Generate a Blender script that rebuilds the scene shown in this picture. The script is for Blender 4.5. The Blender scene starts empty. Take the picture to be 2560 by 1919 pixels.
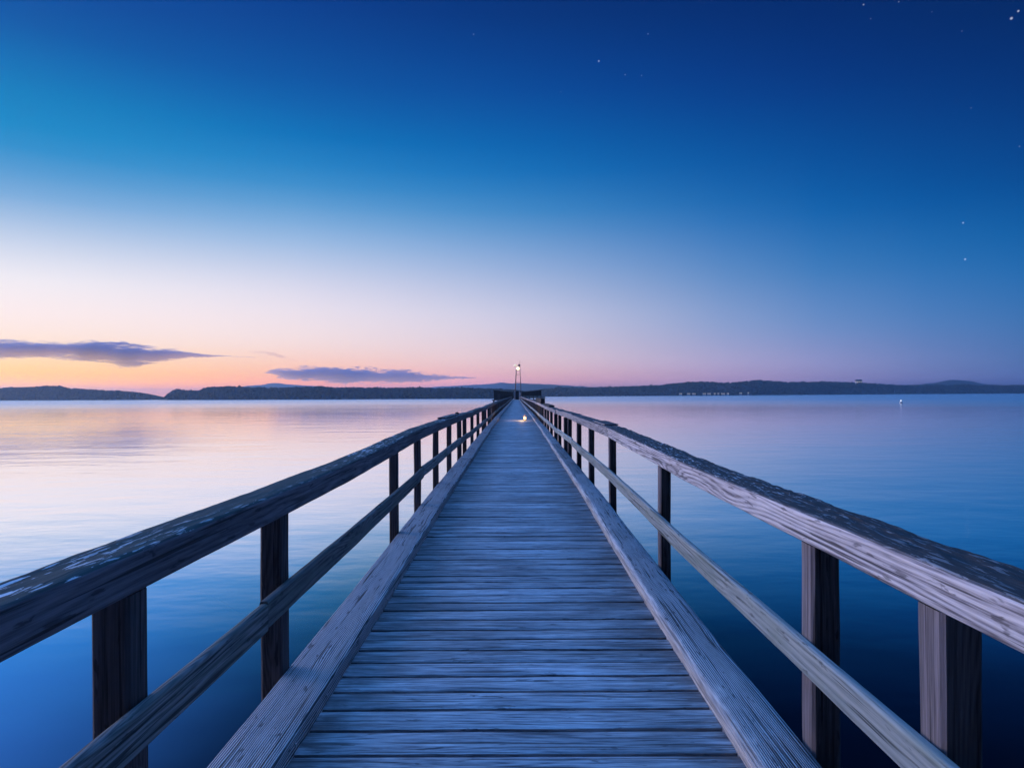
import bpy, math, random
import numpy as np
from mathutils import Vector, Matrix, noise
R = math.radians
random.seed(7)
rng = np.random.default_rng(11)
S = bpy.context.scene
COL = S.collection

# ------------------------------------------------------------------ camera
HC = 4.2            # eye above the water
EYE = 1.565         # eye above the deck
Z0 = HC - EYE       # deck level near the camera
FPX, CX, CY = 1707.0, 1280.0, 986.0
cam = bpy.data.cameras.new('camera'); cam_o = bpy.data.objects.new('camera', cam); COL.objects.link(cam_o)
M = Matrix.Rotation(R(0.34), 4, 'Z') @ Matrix.Rotation(R(90), 4, 'X') @ Matrix.Rotation(R(-0.30), 4, 'Z')
M.translation = (0, 0, HC)
cam_o.matrix_world = M
cam.sensor_width = 36; cam.lens = 24.0
cam.shift_y = 26.5 / 2560
cam.clip_start = 0.05; cam.clip_end = 60000
S.camera = cam_o
RT, UP, FW = M.to_3x3() @ Vector((1, 0, 0)), M.to_3x3() @ Vector((0, 1, 0)), M.to_3x3() @ Vector((0, 0, -1))
def spot(x, y, depth):
    """direction measured on the photograph, at a chosen distance in metres"""
    x, y, depth = float(x), float(y), float(depth)
    return Vector((0, 0, HC)) + depth * (FW + RT * ((x - CX) / FPX) + UP * ((CY - y) / FPX))

# ------------------------------------------------------------------ view
S.view_settings.view_transform = 'Standard'; S.view_settings.look = 'None'
S.view_settings.exposure = 0; S.view_settings.gamma = 1
S.cycles.use_denoising = True
S.cycles.max_bounces = 6; S.cycles.diffuse_bounces = 3; S.cycles.glossy_bounces = 3
S.cycles.volume_bounces = 2; S.cycles.use_adaptive_sampling = False
S.cycles.sample_clamp_indirect = 6

# ------------------------------------------------------------------ sky
def lin(c):
    return [((v / 255) / 12.92 if v <= 10.3 else ((v / 255 + .055) / 1.055) ** 2.4) for v in c]
# azimuth (deg, + to the right of the pier) -> [(elevation deg, sRGB colour, gain)]
ZEN = [(42, (16, 76, 160), 1.1), (49, (56, 118, 206), 2.6), (58, (68, 130, 212), 4.6), (75, (72, 134, 214), 5.2), (90, (74, 136, 214), 4.0)]   # overhead, towards the glow; unseen, brightness raised to light the deck
ZENB = [(44, (8, 38, 95), .3), (60, (20, 70, 150), .6), (74, (60, 120, 200), 1.6), (90, (74, 136, 214), 4.0)]                                    # overhead, behind and right; unseen, dimmed to keep posts and left rail dark
SKY = [
 (-180, [(0, (40, 55, 90), .12), (10, (30, 60, 110), .15), (34, (8, 38, 95), .25)] + ZENB),
 (-110, [(0, (235, 150, 130), .4), (3, (240, 175, 150), .4), (8, (225, 190, 195), .35), (16, (130, 160, 205), .4), (30, (20, 85, 160), .8)] + ZENB),
 (-68, [(0, (255, 190, 110), 3.6), (2.5, (255, 215, 160), 4.2), (6, (255, 228, 212), 3.6), (11, (230, 222, 235), 2.6), (17, (130, 172, 218), 1.6), (24, (20, 130, 200), 1.1), (31, (5, 95, 170), 1)] + ZEN),
 (-36.5, [(0, (250, 176, 104), 1), (1.0, (251, 190, 112), 1), (1.9, (252, 209, 142), 1), (2.9, (252, 220, 182), 1), (3.9, (250, 226, 212), 1),
          (5.4, (250, 233, 232), 1), (7.3, (240, 236, 242), 1), (9.4, (196, 209, 232), 1), (12.4, (110, 166, 216), 1), (15.3, (28, 140, 202), 1),
          (18.2, (0, 133, 194), 1), (22.3, (0, 104, 178), 1), (25, (0, 80, 162), 1), (31, (2, 62, 142), 1)] + ZEN),
 (-18.5, [(0, (238, 150, 142), 1), (1.0, (244, 164, 152), 1), (2.2, (248, 194, 174), 1), (4.2, (244, 222, 220), 1), (6, (238, 226, 234), 1),
          (7.6, (222, 219, 236), 1), (11.3, (150, 186, 226), 1), (14.7, (66, 147, 206), 1), (18, (4, 122, 192), 1), (22.8, (0, 90, 168), 1), (28.8, (0, 62, 142), 1), (34, (2, 50, 122), 1)] + ZEN),
 (0, [(0, (160, 138, 182), 1), (.8, (190, 150, 182), 1), (1.5, (214, 168, 182), 1), (2.8, (222, 196, 206), 1), (5.9, (204, 203, 226), 1), (9.7, (140, 171, 216), 1),
      (13.4, (64, 139, 200), 1), (17, (6, 110, 184), 1), (24, (0, 73, 154), 1), (30, (0, 49, 118), 1), (36, (0, 36, 96), 1)] + ZEN),
 (20.5, [(0, (110, 112, 165), 1), (.8, (136, 128, 176), 1), (2.2, (152, 152, 200), 1), (5, (112, 146, 200), 1), (8.6, (60, 126, 190), 1), (12.2, (12, 106, 180), 1),
         (15.6, (0, 88, 164), 1), (22.2, (0, 58, 136), 1), (28.3, (0, 42, 108), 1), (36, (0, 28, 78), 1)] + ZEN),
 (36.5, [(0, (52, 86, 150), 1), (.6, (60, 94, 158), 1), (1.7, (62, 106, 166), 1), (4.4, (50, 111, 175), 1), (7.3, (24, 106, 176), 1), (10.5, (0, 92, 164), 1),
         (13.6, (0, 72, 145), 1), (19.2, (0, 51, 120), 1), (24.4, (0, 40, 98), 1), (32, (0, 26, 72), 1), (40, (2, 26, 70), 1)] + ZEN),
 (70, [(0, (34, 58, 112), .8), (5, (34, 76, 138), .7), (10, (2, 58, 120), .6), (20, (0, 34, 84), .5), (34, (0, 20, 56), .4)] + ZENB),
 (180, [(0, (40, 55, 90), .12), (10, (30, 60, 110), .15), (34, (8, 38, 95), .25)] + ZENB),
]
SKY.insert(3, (-49, SKY[3][1]))          # the same tones go on a little beyond the left edge
EL = [0, .4, .8, 1.2, 1.7, 2.3, 3, 3.8, 4.7, 5.7, 6.8, 8, 9.2, 10.5, 12, 13.5, 15, 16.5, 18, 20, 22, 24, 26.5, 29, 32, 36, 42, 48, 55, 62, 75, 90]
HAZE_D, HAZE_TOP = .00026, 68.0
def column(tab, az=180):
    e = np.array([t[0] for t in tab], float)
    e = e + np.interp(az, [-75, -65, 0, 20, 36, 60], [0, 1.2, 1.2, .9, .5, 0]) * np.interp(e, [4, 9, 17, 25], [0, 1, 1, 0])
    c = np.array([np.array(lin(t[1])) * t[2] for t in tab])
    fine = np.linspace(0, 90, 1801)
    f = np.stack([np.interp(fine, e, c[:, k]) for k in range(3)], 1)
    out = []
    for E in EL:
        w = np.exp(-((fine - E) / (.25 + .05 * E)) ** 2); w /= w.sum()
        v = (w[:, None] * f).sum(0)
        if abs(az) < 75:     # the tones above were read through the evening haze: undo its share
            d = min((HAZE_TOP - HC) / max(math.sin(R(E)), 1e-3), 4200)
            tr = math.exp(-HAZE_D * d); a = np.interp(az, [-37, 0, 37], [0, .5, 1])
            src = np.array((.09, .20, .48)) * (1 - a) + np.array((.02, .07, .22)) * a
            v = np.maximum((v - src * (1 - tr)) / tr, v * .15)
        out.append(v)
    return out
world = bpy.data.worlds.new('World'); S.world = world; world.use_nodes = True
wt = world.node_tree; wt.nodes.clear()
def N(t, kind, **kw):
    n = t.nodes.new(kind)
    for k, v in kw.items():
        if k == 'inp':
            for i, val in v.items():
                n.inputs[i].default_value = val
        else:
            setattr(n, k, v)
    return n
def math_(t, op, a, b=None, clamp=False):
    n = t.nodes.new('ShaderNodeMath'); n.operation = op; n.use_clamp = clamp
    for i, v in ((0, a), (1, b)):
        if v is None: continue
        if isinstance(v, (int, float)): n.inputs[i].default_value = v
        else: t.links.new(v, n.inputs[i])
    return n.outputs[0]
def mix_(t, f, a, b, blend='MIX'):
    n = t.nodes.new('ShaderNodeMix'); n.data_type = 'RGBA'; n.blend_type = blend
    for i, v in ((0, f), (6, a), (7, b)):
        if isinstance(v, (int, float)): n.inputs[i].default_value = v
        elif isinstance(v, (tuple, list)): n.inputs[i].default_value = (*v, 1)[:4]
        else: t.links.new(v, n.inputs[i])
    return n.outputs[2]
tc = N(wt, 'ShaderNodeTexCoord')
sx = N(wt, 'ShaderNodeSeparateXYZ'); wt.links.new(tc.outputs['Generated'], sx.inputs[0])
elev = math_(wt, 'MULTIPLY', math_(wt, 'ARCSINE', math_(wt, 'MAXIMUM', sx.outputs[2], 0.0)), 2 / math.pi, True)
azim = math_(wt, 'MULTIPLY', math_(wt, 'ARCTAN2', sx.outputs[0], sx.outputs[1]), 180 / math.pi)
BASE = np.array([column(tab, az) for az, tab in SKY])              # columns x elevations x rgb
AZ0 = np.array([az for az, tab in SKY], float)
aa = np.arange(-180, 180.01, 1.0)
dense = np.stack([np.stack([np.interp(aa, AZ0, BASE[:, e, k]) for k in range(3)], 1) for e in range(len(EL))], 1)
AZS = [-180, -135, -110, -90, -75, -62, -54, -46, -39, -32, -25, -18, -11, -4, 3, 10, 17, 24, 31, 38, 46, 56, 70, 100, 140, 180]
SMOOTH = []
for az in AZS:
    w = np.exp(-((((aa - az + 180) % 360) - 180) / 6.5) ** 2); w /= w.sum()
    SMOOTH.append((w[:, None, None] * dense).sum(0))
colr = None
for i, az in enumerate(AZS):
    ramp = N(wt, 'ShaderNodeValToRGB'); wt.links.new(elev, ramp.inputs[0])
    cr = ramp.color_ramp; cr.interpolation = 'LINEAR'
    vals = SMOOTH[i]
    while len(cr.elements) < len(EL): cr.elements.new(.5)
    for k, e in enumerate(EL): cr.elements[k].position = e / 90
    for k, e in enumerate(EL): cr.elements[k].color = (*vals[k], 1)
    if colr is None: colr = ramp.outputs[0]
    else:
        p = AZS[i - 1]
        f = math_(wt, 'MULTIPLY', math_(wt, 'SUBTRACT', azim, p), 1 / (az - p), True)
        colr = mix_(wt, f, colr, ramp.outputs[0])
# the brightest stars of the evening: direction, size (radians), brightness
STARS = [(2185*1.1573, 40*1.1573, 2.4, 1.0), (2546, 28, 1.9, .9), (2159, 12, 1.7, .55), (2247, 5, 1.4, .35), (2177, 47, 1.4, .3), (1620, 85, 1.6, .5), (1497, 153, 2.1, .6),
         (1563, 187, 1.6, .4), (1604, 189, 1.5, .38), (1184, 86, 1.6, .5), (2408, 557, 1.9, .6), (2413, 648, 2.0, .8), (804, 545, 1.5, .3), (829, 540, 1.5, .35), (2405, 78, 1.4, .25),
         (1402, 230, 1.3, .25), (2428, 270, 1.3, .25), (2330, 30, 1.3, .22), (2549, 366, 1.4, .35)]
star = None
for (x, y, r, b) in STARS:
    d = (spot(x, y, 1) - Vector((0, 0, HC))).normalized()
    dn = N(wt, 'ShaderNodeVectorMath', operation='DISTANCE'); wt.links.new(tc.outputs['Generated'], dn.inputs[0]); dn.inputs[1].default_value = d
    mr = N(wt, 'ShaderNodeMapRange'); wt.links.new(dn.outputs['Value'], mr.inputs[0])
    mr.inputs[1].default_value = 0; mr.inputs[2].default_value = r * 1.25 / FPX; mr.inputs[3].default_value = b * .6; mr.inputs[4].default_value = 0
    star = mr.outputs[0] if star is None else math_(wt, 'ADD', star, mr.outputs[0])
colr = mix_(wt, star, colr, (.95, 1.0, 1.15), 'ADD')
# the last scattered daylight of the atmosphere, sun just under the horizon
nis = N(wt, 'ShaderNodeTexSky', sky_type='NISHITA', sun_disc=False, sun_elevation=R(-3), sun_rotation=R(-66))
bg = N(wt, 'ShaderNodeBackground'); wt.links.new(colr, bg.inputs[0])
bg2 = N(wt, 'ShaderNodeBackground', inp={1: .02}); wt.links.new(nis.outputs[0], bg2.inputs[0])
add = N(wt, 'ShaderNodeAddShader'); wt.links.new(bg.outputs[0], add.inputs[0]); wt.links.new(bg2.outputs[0], add.inputs[1])
wo = N(wt, 'ShaderNodeOutputWorld'); wt.links.new(add.outputs[0], wo.inputs[0])
# afterglow of the set sun, low on the left
sun = bpy.data.lights.new('afterglow', 'SUN'); sun.energy = 1.15; sun.angle = R(32); sun.color = (.98, .82, .98)
sun_o = bpy.data.objects.new('afterglow', sun); COL.objects.link(sun_o)
az, el = R(-70), R(8)
sun_o.rotation_euler = Vector((math.sin(az) * math.cos(el), math.cos(az) * math.cos(el), math.sin(el))).to_track_quat('Z', 'Y').to_euler()

# ------------------------------------------------------------------ helpers
def link(name, verts, faces, mat, parent=None, rnd=None, smooth=True, origin=None):
    me = bpy.data.meshes.new(name)
    v = np.asarray(verts, dtype=float)
    o = bpy.data.objects.new(name, me)
    org = np.array(origin if origin is not None else (0, 0, 0), float)
    me.from_pydata((v - org).tolist(), [], [list(map(int, f)) for f in faces])
    me.update()
    if mat: me.materials.append(mat)
    if smooth:
        me.shade_smooth(); me.set_sharp_from_angle(angle=R(38))
    if rnd is not None:
        a = me.attributes.new('rnd', 'FLOAT', 'POINT')
        arr = np.full(len(v), rnd) if np.isscalar(rnd) else np.asarray(rnd)
        a.data.foreach_set('value', arr.astype(np.float32))
    COL.objects.link(o)
    o.location = org
    if parent:
        o.parent = parent
        o.location = Vector(org) - parent.location
    return o
def tag(o, label=None, cat=None, group=None, kind=None):
    for k, v in (('label', label), ('category', cat), ('group', group), ('kind', kind)):
        if v: o[k] = v
    return o
def thing(name, loc, label, cat, group=None):
    o = bpy.data.objects.new(name, None); COL.objects.link(o); o.location = loc; o.empty_display_size = .2
    return tag(o, label, cat, group)
class MB:
    def __init__(s): s.v = []; s.f = []; s.r = []
    def add(s, v, f, r=0.0):
        n = len(s.v); s.v += [tuple(p) for p in v]; s.f += [tuple(i + n for i in q) for q in f]; s.r += [r] * len(v)
    def box(s, x0, x1, y0, y1, z0, z1, r=0.0):
        s.add([(x0,y0,z0),(x1,y0,z0),(x1,y1,z0),(x0,y1,z0),(x0,y0,z1),(x1,y0,z1),(x1,y1,z1),(x0,y1,z1)],
              [(0,3,2,1),(4,5,6,7),(0,1,5,4),(1,2,6,5),(2,3,7,6),(3,0,4,7)], r)
    def bar(s, a, b, w, t=None, n=4, w2=None, r=0.0):
        a, b = Vector(a), Vector(b); d = (b - a).normalized()
        u = d.cross(Vector((0, 1, 0)) if abs(d.y) < .9 else Vector((1, 0, 0))).normalized(); q = d.cross(u)
        w2 = w if w2 is None else w2
        P = []
        for c, ww in ((a, w), (b, w2)):
            for k in range(n):
                an = 2 * math.pi * (k + .5) / n
                P.append(c + u * math.cos(an) * ww + q * math.sin(an) * ww)
        F = [tuple(range(n))[::-1], tuple(range(n, 2 * n))] + [(k, (k + 1) % n, n + (k + 1) % n, n + k) for k in range(n)]
        s.add(P, F, r)
    def lathe(s, prof, c, n=16, r=0.0):
        P = [(c[0] + pr * math.cos(2 * math.pi * k / n), c[1] + pr * math.sin(2 * math.pi * k / n), c[2] + pz) for pr, pz in prof for k in range(n)]
        F = [(j * n + k, j * n + (k + 1) % n, (j + 1) * n + (k + 1) % n, (j + 1) * n + k) for j in range(len(prof) - 1) for k in range(n)]
        F += [tuple(range(n))[::-1], tuple(range((len(prof) - 1) * n, len(prof) * n))]
        s.add(P, F, r)
    def build(s, name, mat, parent=None, smooth=True, origin=None):
        return link(name, s.v, s.f, mat, parent, s.r, smooth, origin)
# the pier rises and dips a little along its length
def rise(y):
    return float(np.interp(y, [0, 5, 10, 16, 28, 42, 60, 100, 160, 220, 300], [0, 0, .07, .10, .15, .15, .11, .02, -.06, -.10, -.10]))
def rise_rail(y):
    return float(np.interp(y, [0, 5, 9, 14, 20, 28, 45, 100, 220, 300], [0, 0, .06, .06, .03, .02, .05, .0, -.08, -.08]))

# ------------------------------------------------------------------ materials
def base_mat(name):
    m = bpy.data.materials.new(name); m.use_nodes = True
    t = m.node_tree
    return m, t, t.nodes['Principled BSDF'], t.nodes['Material Output']
def plain(name, col, rough=.7, metal=0.0, var=.25, scale=6, emit=None, strength=0):
    m, t, b, o = base_mat(name)
    tcn = N(t, 'ShaderNodeTexCoord')
    nz = N(t, 'ShaderNodeTexNoise', inp={'Scale': scale, 'Detail': 4})
    t.links.new(tcn.outputs['Object'], nz.inputs['Vector'])
    c = mix_(t, nz.outputs[0], [v * (1 - var) for v in col], [min(1, v * (1 + var)) for v in col])
    t.links.new(c, b.inputs['Base Color'])
    b.inputs['Roughness'].default_value = rough; b.inputs['Metallic'].default_value = metal
    if emit:
        m.cycles.emission_sampling = 'NONE'
        b.inputs['Emission Color'].default_value = (*emit, 1); b.inputs['Emission Strength'].default_value = strength
    return m
def N_x(t, tcn):
    n = t.nodes.new('ShaderNodeSeparateXYZ'); t.links.new(tcn.outputs['Object'], n.inputs[0]); return n.outputs[0]
def wood(name, axis, dark, mid, light, ring=70, ringamt=.35, knots=1.0, stain=.35, bump=.004, moss=None, top=None, rough=.82, fine=60, streak=1.6, spec=.3, glow_side=None, dirt=None, swirl=.15, pits=.6):
    """weathered timber; axis = direction of the grain, metres as units"""
    m, t, b, o = base_mat(name)
    L = t.links.new
    tcn = N(t, 'ShaderNodeTexCoord'); at = N(t, 'ShaderNodeAttribute', attribute_name='rnd')
    off = N(t, 'ShaderNodeVectorMath', operation='SCALE', inp={0: (17.3, 9.1, 5.7)}); L(at.outputs['Fac'], off.inputs['Scale'])
    p = N(t, 'ShaderNodeVectorMath', operation='ADD'); L(tcn.outputs['Object'], p.inputs[0]); L(off.outputs[0], p.inputs[1])
    P = p.outputs[0]
    def scaled(al, ac):
        s = [ac, ac, ac]; s[axis] = al
        n = N(t, 'ShaderNodeVectorMath', operation='MULTIPLY'); L(P, n.inputs[0]); n.inputs[1].default_value = s
        return n.outputs[0]
    def nz(al, ac, detail=5, ro=.6, dist=0.0):
        n = N(t, 'ShaderNodeTexNoise', inp={'Scale': 1.0, 'Detail': detail, 'Roughness': ro, 'Distortion': dist}); L(scaled(al, ac), n.inputs['Vector'])
        return n.outputs[0]
    lines = nz(.75 * streak, fine * .55, 4, .62, swirl)
    fibre = nz(3.2 * streak, fine * 1.9, 5, .65)
    grain = math_(t, 'ADD', math_(t, 'MULTIPLY', lines, .55), math_(t, 'MULTIPLY', fibre, .45))
    broad = nz(.55, 9, 4, .55, .6)
    cracks = nz(.9, 62, 2, .45, .1)
    patch = nz(1.1, 1.6, 5, .6)
    vor = N(t, 'ShaderNodeTexVoronoi', feature='SMOOTH_F1', inp={'Scale': 1.0, 'Smoothness': .25}); L(scaled(.85, 5.5), vor.inputs['Vector'])
    kn = math_(t, 'POWER', math_(t, 'SUBTRACT', 1.0, math_(t, 'MULTIPLY', vor.outputs['Distance'], 1.5), True), 2.0)
    sp = N(t, 'ShaderNodeSeparateXYZ'); L(P, sp.inputs[0])
    others = [k for k in range(3) if k != axis]
    across = math_(t, 'ADD', sp.outputs[others[0]], math_(t, 'MULTIPLY', sp.outputs[others[1]], .83))
    ph = math_(t, 'ADD', math_(t, 'MULTIPLY', across, ring), math_(t, 'ADD', math_(t, 'MULTIPLY', broad, 2.6), math_(t, 'MULTIPLY', kn, 5.0 * knots)))
    rings = math_(t, 'ADD', math_(t, 'MULTIPLY', math_(t, 'SINE', math_(t, 'MULTIPLY', ph, 2 * math.pi)), .5), .5)
    rings = math_(t, 'POWER', rings, .8)
    h = math_(t, 'ADD', math_(t, 'MULTIPLY', grain, 1 - ringamt), math_(t, 'MULTIPLY', rings, ringamt))
    ramp = N(t, 'ShaderNodeValToRGB'); L(h, ramp.inputs[0])
    e = ramp.color_ramp.elements; e[0].position = .36; e[0].color = (*dark, 1); e[1].position = .62; e[1].color = (*light, 1)
    k = e.new(.47); k.color = (*mid, 1)
    c = ramp.outputs[0]
    # knots, cracks and stains
    kd = math_(t, 'MULTIPLY', math_(t, 'POWER', kn, 3.0), .75 * knots, True)
    c = mix_(t, kd, c, [v * .35 for v in dark])
    ck = N(t, 'ShaderNodeMapRange', inp={1: .335, 2: .385, 3: 1, 4: 0}); L(cracks, ck.inputs[0])
    c = mix_(t, math_(t, 'MULTIPLY', ck.outputs[0], .8), c, [v * .3 for v in dark])
    pit = N(t, 'ShaderNodeMapRange', inp={1: .325, 2: .37, 3: pits, 4: 0}); L(nz(6.5, 34, 3, .55, .4), pit.inputs[0])
    c = mix_(t, pit.outputs[0], c, [v * .35 for v in dark])
    st = N(t, 'ShaderNodeMapRange', inp={1: .48, 2: .72, 3: 0, 4: stain}); L(patch, st.inputs[0])
    c = mix_(t, st.outputs[0], c, [v * .45 for v in dark])
    hue = N(t, 'ShaderNodeHueSaturation'); L(c, hue.inputs['Color'])
    w = N(t, 'ShaderNodeMath', operation='FRACT'); L(math_(t, 'MULTIPLY', at.outputs['Fac'], 91.7), w.inputs[0])
    L(math_(t, 'ADD', math_(t, 'MULTIPLY', w.outputs[0], .5), .75), hue.inputs['Value'])
    c = hue.outputs[0]
    if dirt:      # brown grime that gathers along the kerbs
        ab = math_(t, 'ABSOLUTE', N_x(t, tcn))
        dm = N(t, 'ShaderNodeMapRange', inp={1: .35, 2: .92, 3: 0, 4: 1}); L(ab, dm.inputs[0])
        dn = N(t, 'ShaderNodeMapRange', inp={1: .35, 2: .62, 3: .15, 4: 1}); L(nz(3.0, 9, 5, .6), dn.inputs[0])
        c = mix_(t, math_(t, 'MULTIPLY', math_(t, 'MULTIPLY', dm.outputs[0], dn.outputs[0]), .92), c, dirt)
    if moss:
        mm = N(t, 'ShaderNodeMapRange', inp={1: .46, 2: .66, 3: 0, 4: .65}); L(nz(2.0, 14, 4, .6), mm.inputs[0])
        c = mix_(t, mm.outputs[0], c, moss)
    hb = math_(t, 'SUBTRACT', h, math_(t, 'MULTIPLY', ck.outputs[0], .5))
    if top:       # growth and flaking on the upper side
        geo = N(t, 'ShaderNodeNewGeometry'); sn = N(t, 'ShaderNodeSeparateXYZ'); L(geo.outputs['True Normal'], sn.inputs[0])
        tm = N(t, 'ShaderNodeMapRange', inp={1: .45, 2: .75, 3: 0, 4: 1}); L(sn.outputs[2], tm.inputs[0])
        tcol = mix_(t, grain, [v * .2 for v in top['col']], [v * 1.9 for v in top['col']])
        fl = nz(top['al'], top['ac'], 6, .62, .4)
        fm = N(t, 'ShaderNodeMapRange', inp={1: top['thr'], 2: top['thr'] + .03, 3: 0, 4: 1}); L(fl, fm.inputs[0])
        big = N(t, 'ShaderNodeMapRange', inp={1: .42, 2: .6, 3: top.get('lo', .15), 4: 1}); L(nz(.5, 3, 3), big.inputs[0])
        fk = math_(t, 'MULTIPLY', fm.outputs[0], big.outputs[0])
        tcol = mix_(t, fk, tcol, top['fleck'])
        c = mix_(t, tm.outputs[0], c, tcol)
        hb = math_(t, 'ADD', hb, math_(t, 'MULTIPLY', math_(t, 'MULTIPLY', fl, tm.outputs[0]), top.get('bump', 1.5)))
    if glow_side:      # evening glow painted as a paler colour on faces turned left
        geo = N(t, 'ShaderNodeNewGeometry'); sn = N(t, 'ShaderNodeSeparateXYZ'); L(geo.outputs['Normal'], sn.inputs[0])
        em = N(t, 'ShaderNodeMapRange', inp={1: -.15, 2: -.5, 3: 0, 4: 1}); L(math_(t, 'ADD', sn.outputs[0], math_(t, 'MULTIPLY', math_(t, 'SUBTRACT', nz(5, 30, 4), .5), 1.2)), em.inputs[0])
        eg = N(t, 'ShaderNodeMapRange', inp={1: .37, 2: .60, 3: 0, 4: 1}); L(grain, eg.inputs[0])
        ec = mix_(t, eg.outputs[0], [v * .5 for v in glow_side], [min(1, v * 1.3) for v in glow_side])
        ec = mix_(t, math_(t, 'MULTIPLY', ck.outputs[0], .7), ec, [v * .25 for v in glow_side])
        ec = mix_(t, st.outputs[0], ec, [v * .45 for v in glow_side])
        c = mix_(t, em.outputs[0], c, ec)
    L(c, b.inputs['Base Color'])
    b.inputs['Roughness'].default_value = rough; b.inputs['Specular IOR Level'].default_value = spec
    bp = N(t, 'ShaderNodeBump', inp={'Strength': .9, 'Distance': bump}); L(hb, bp.inputs['Height']); L(bp.outputs[0], b.inputs['Normal'])
    return m
W_DECK = wood('weathered_deck_wood', 0, (.05, .055, .065), (.34, .36, .39), (.70, .72, .74), ring=30, ringamt=.08, knots=.8, stain=.6, bump=.006, fine=62, streak=2.6, rough=.58, spec=.5, dirt=(.10, .085, .085))
W_KERB = wood('weathered_kerb_wood', 1, (.06, .06, .068), (.32, .32, .335), (.60, .60, .61), ring=95, ringamt=.45, knots=.7, stain=.3, bump=.006, fine=60)
W_KERB_R = wood('glow_lit_kerb_wood', 1, (.06, .06, .068), (.32, .32, .335), (.60, .60, .61), ring=95, ringamt=.45, knots=.7, stain=.3, bump=.006, fine=60, glow_side=(.80, .75, .74))  # glow from the left painted paler on the kerb's inner face
W_RAIL_L = wood('shaded_weathered_rail_wood', 1, (.045, .045, .052), (.12, .115, .13), (.20, .195, .215), ring=30, ringamt=.12, stain=.4, bump=.003, fine=90,
                top=dict(col=(.05, .075, .072), al=6, ac=46, thr=.55, fleck=(.82, .82, .84), bump=1.0, lo=.05))  # darker copy of the rail wood, shade of its face put into the colour
W_RAIL_R = wood('glow_lit_rail_wood', 1, (.15, .14, .16), (.47, .45, .49), (.74, .72, .75), ring=48, ringamt=.16, knots=1.1, stain=.35, bump=.005, fine=130, swirl=.5,
                top=dict(col=(.055, .057, .06), al=8, ac=80, thr=.565, fleck=(.62, .64, .67), lo=.3, bump=3.0))  # paler copy of the rail wood, glow on its face put into the colour
W_MID_L = wood('shaded_midrail_wood', 1, (.07, .08, .08), (.19, .205, .20), (.36, .37, .36), ring=40, ringamt=.15, stain=.3, bump=.003, fine=90, moss=(.16, .21, .18))  # left midrail toned down, its shade put into the colour
W_MID_R = wood('glow_lit_greenish_midrail_wood', 1, (.25, .30, .29), (.49, .56, .55), (.68, .74, .72), ring=44, ringamt=.15, knots=.7, fine=90, stain=.2, bump=.003, moss=(.33, .40, .34))  # greenish wood toned paler, light of the glow put into the colour
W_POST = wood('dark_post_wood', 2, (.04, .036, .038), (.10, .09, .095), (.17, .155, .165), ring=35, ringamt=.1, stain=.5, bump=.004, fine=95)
W_POST_R = wood('glow_lit_post_wood', 2, (.03, .028, .03), (.075, .07, .072), (.13, .12, .125), ring=35, ringamt=.1, stain=.5, bump=.004, fine=95, glow_side=(.27, .24, .26))  # inner faces carry painted glow, the other faces kept darker
W_BEAM = wood('dark_beam_wood', 1, (.03, .03, .032), (.06, .06, .062), (.10, .10, .10))
BOLT = plain('bolt_steel', (.55, .56, .58), .35, .9)

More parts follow.
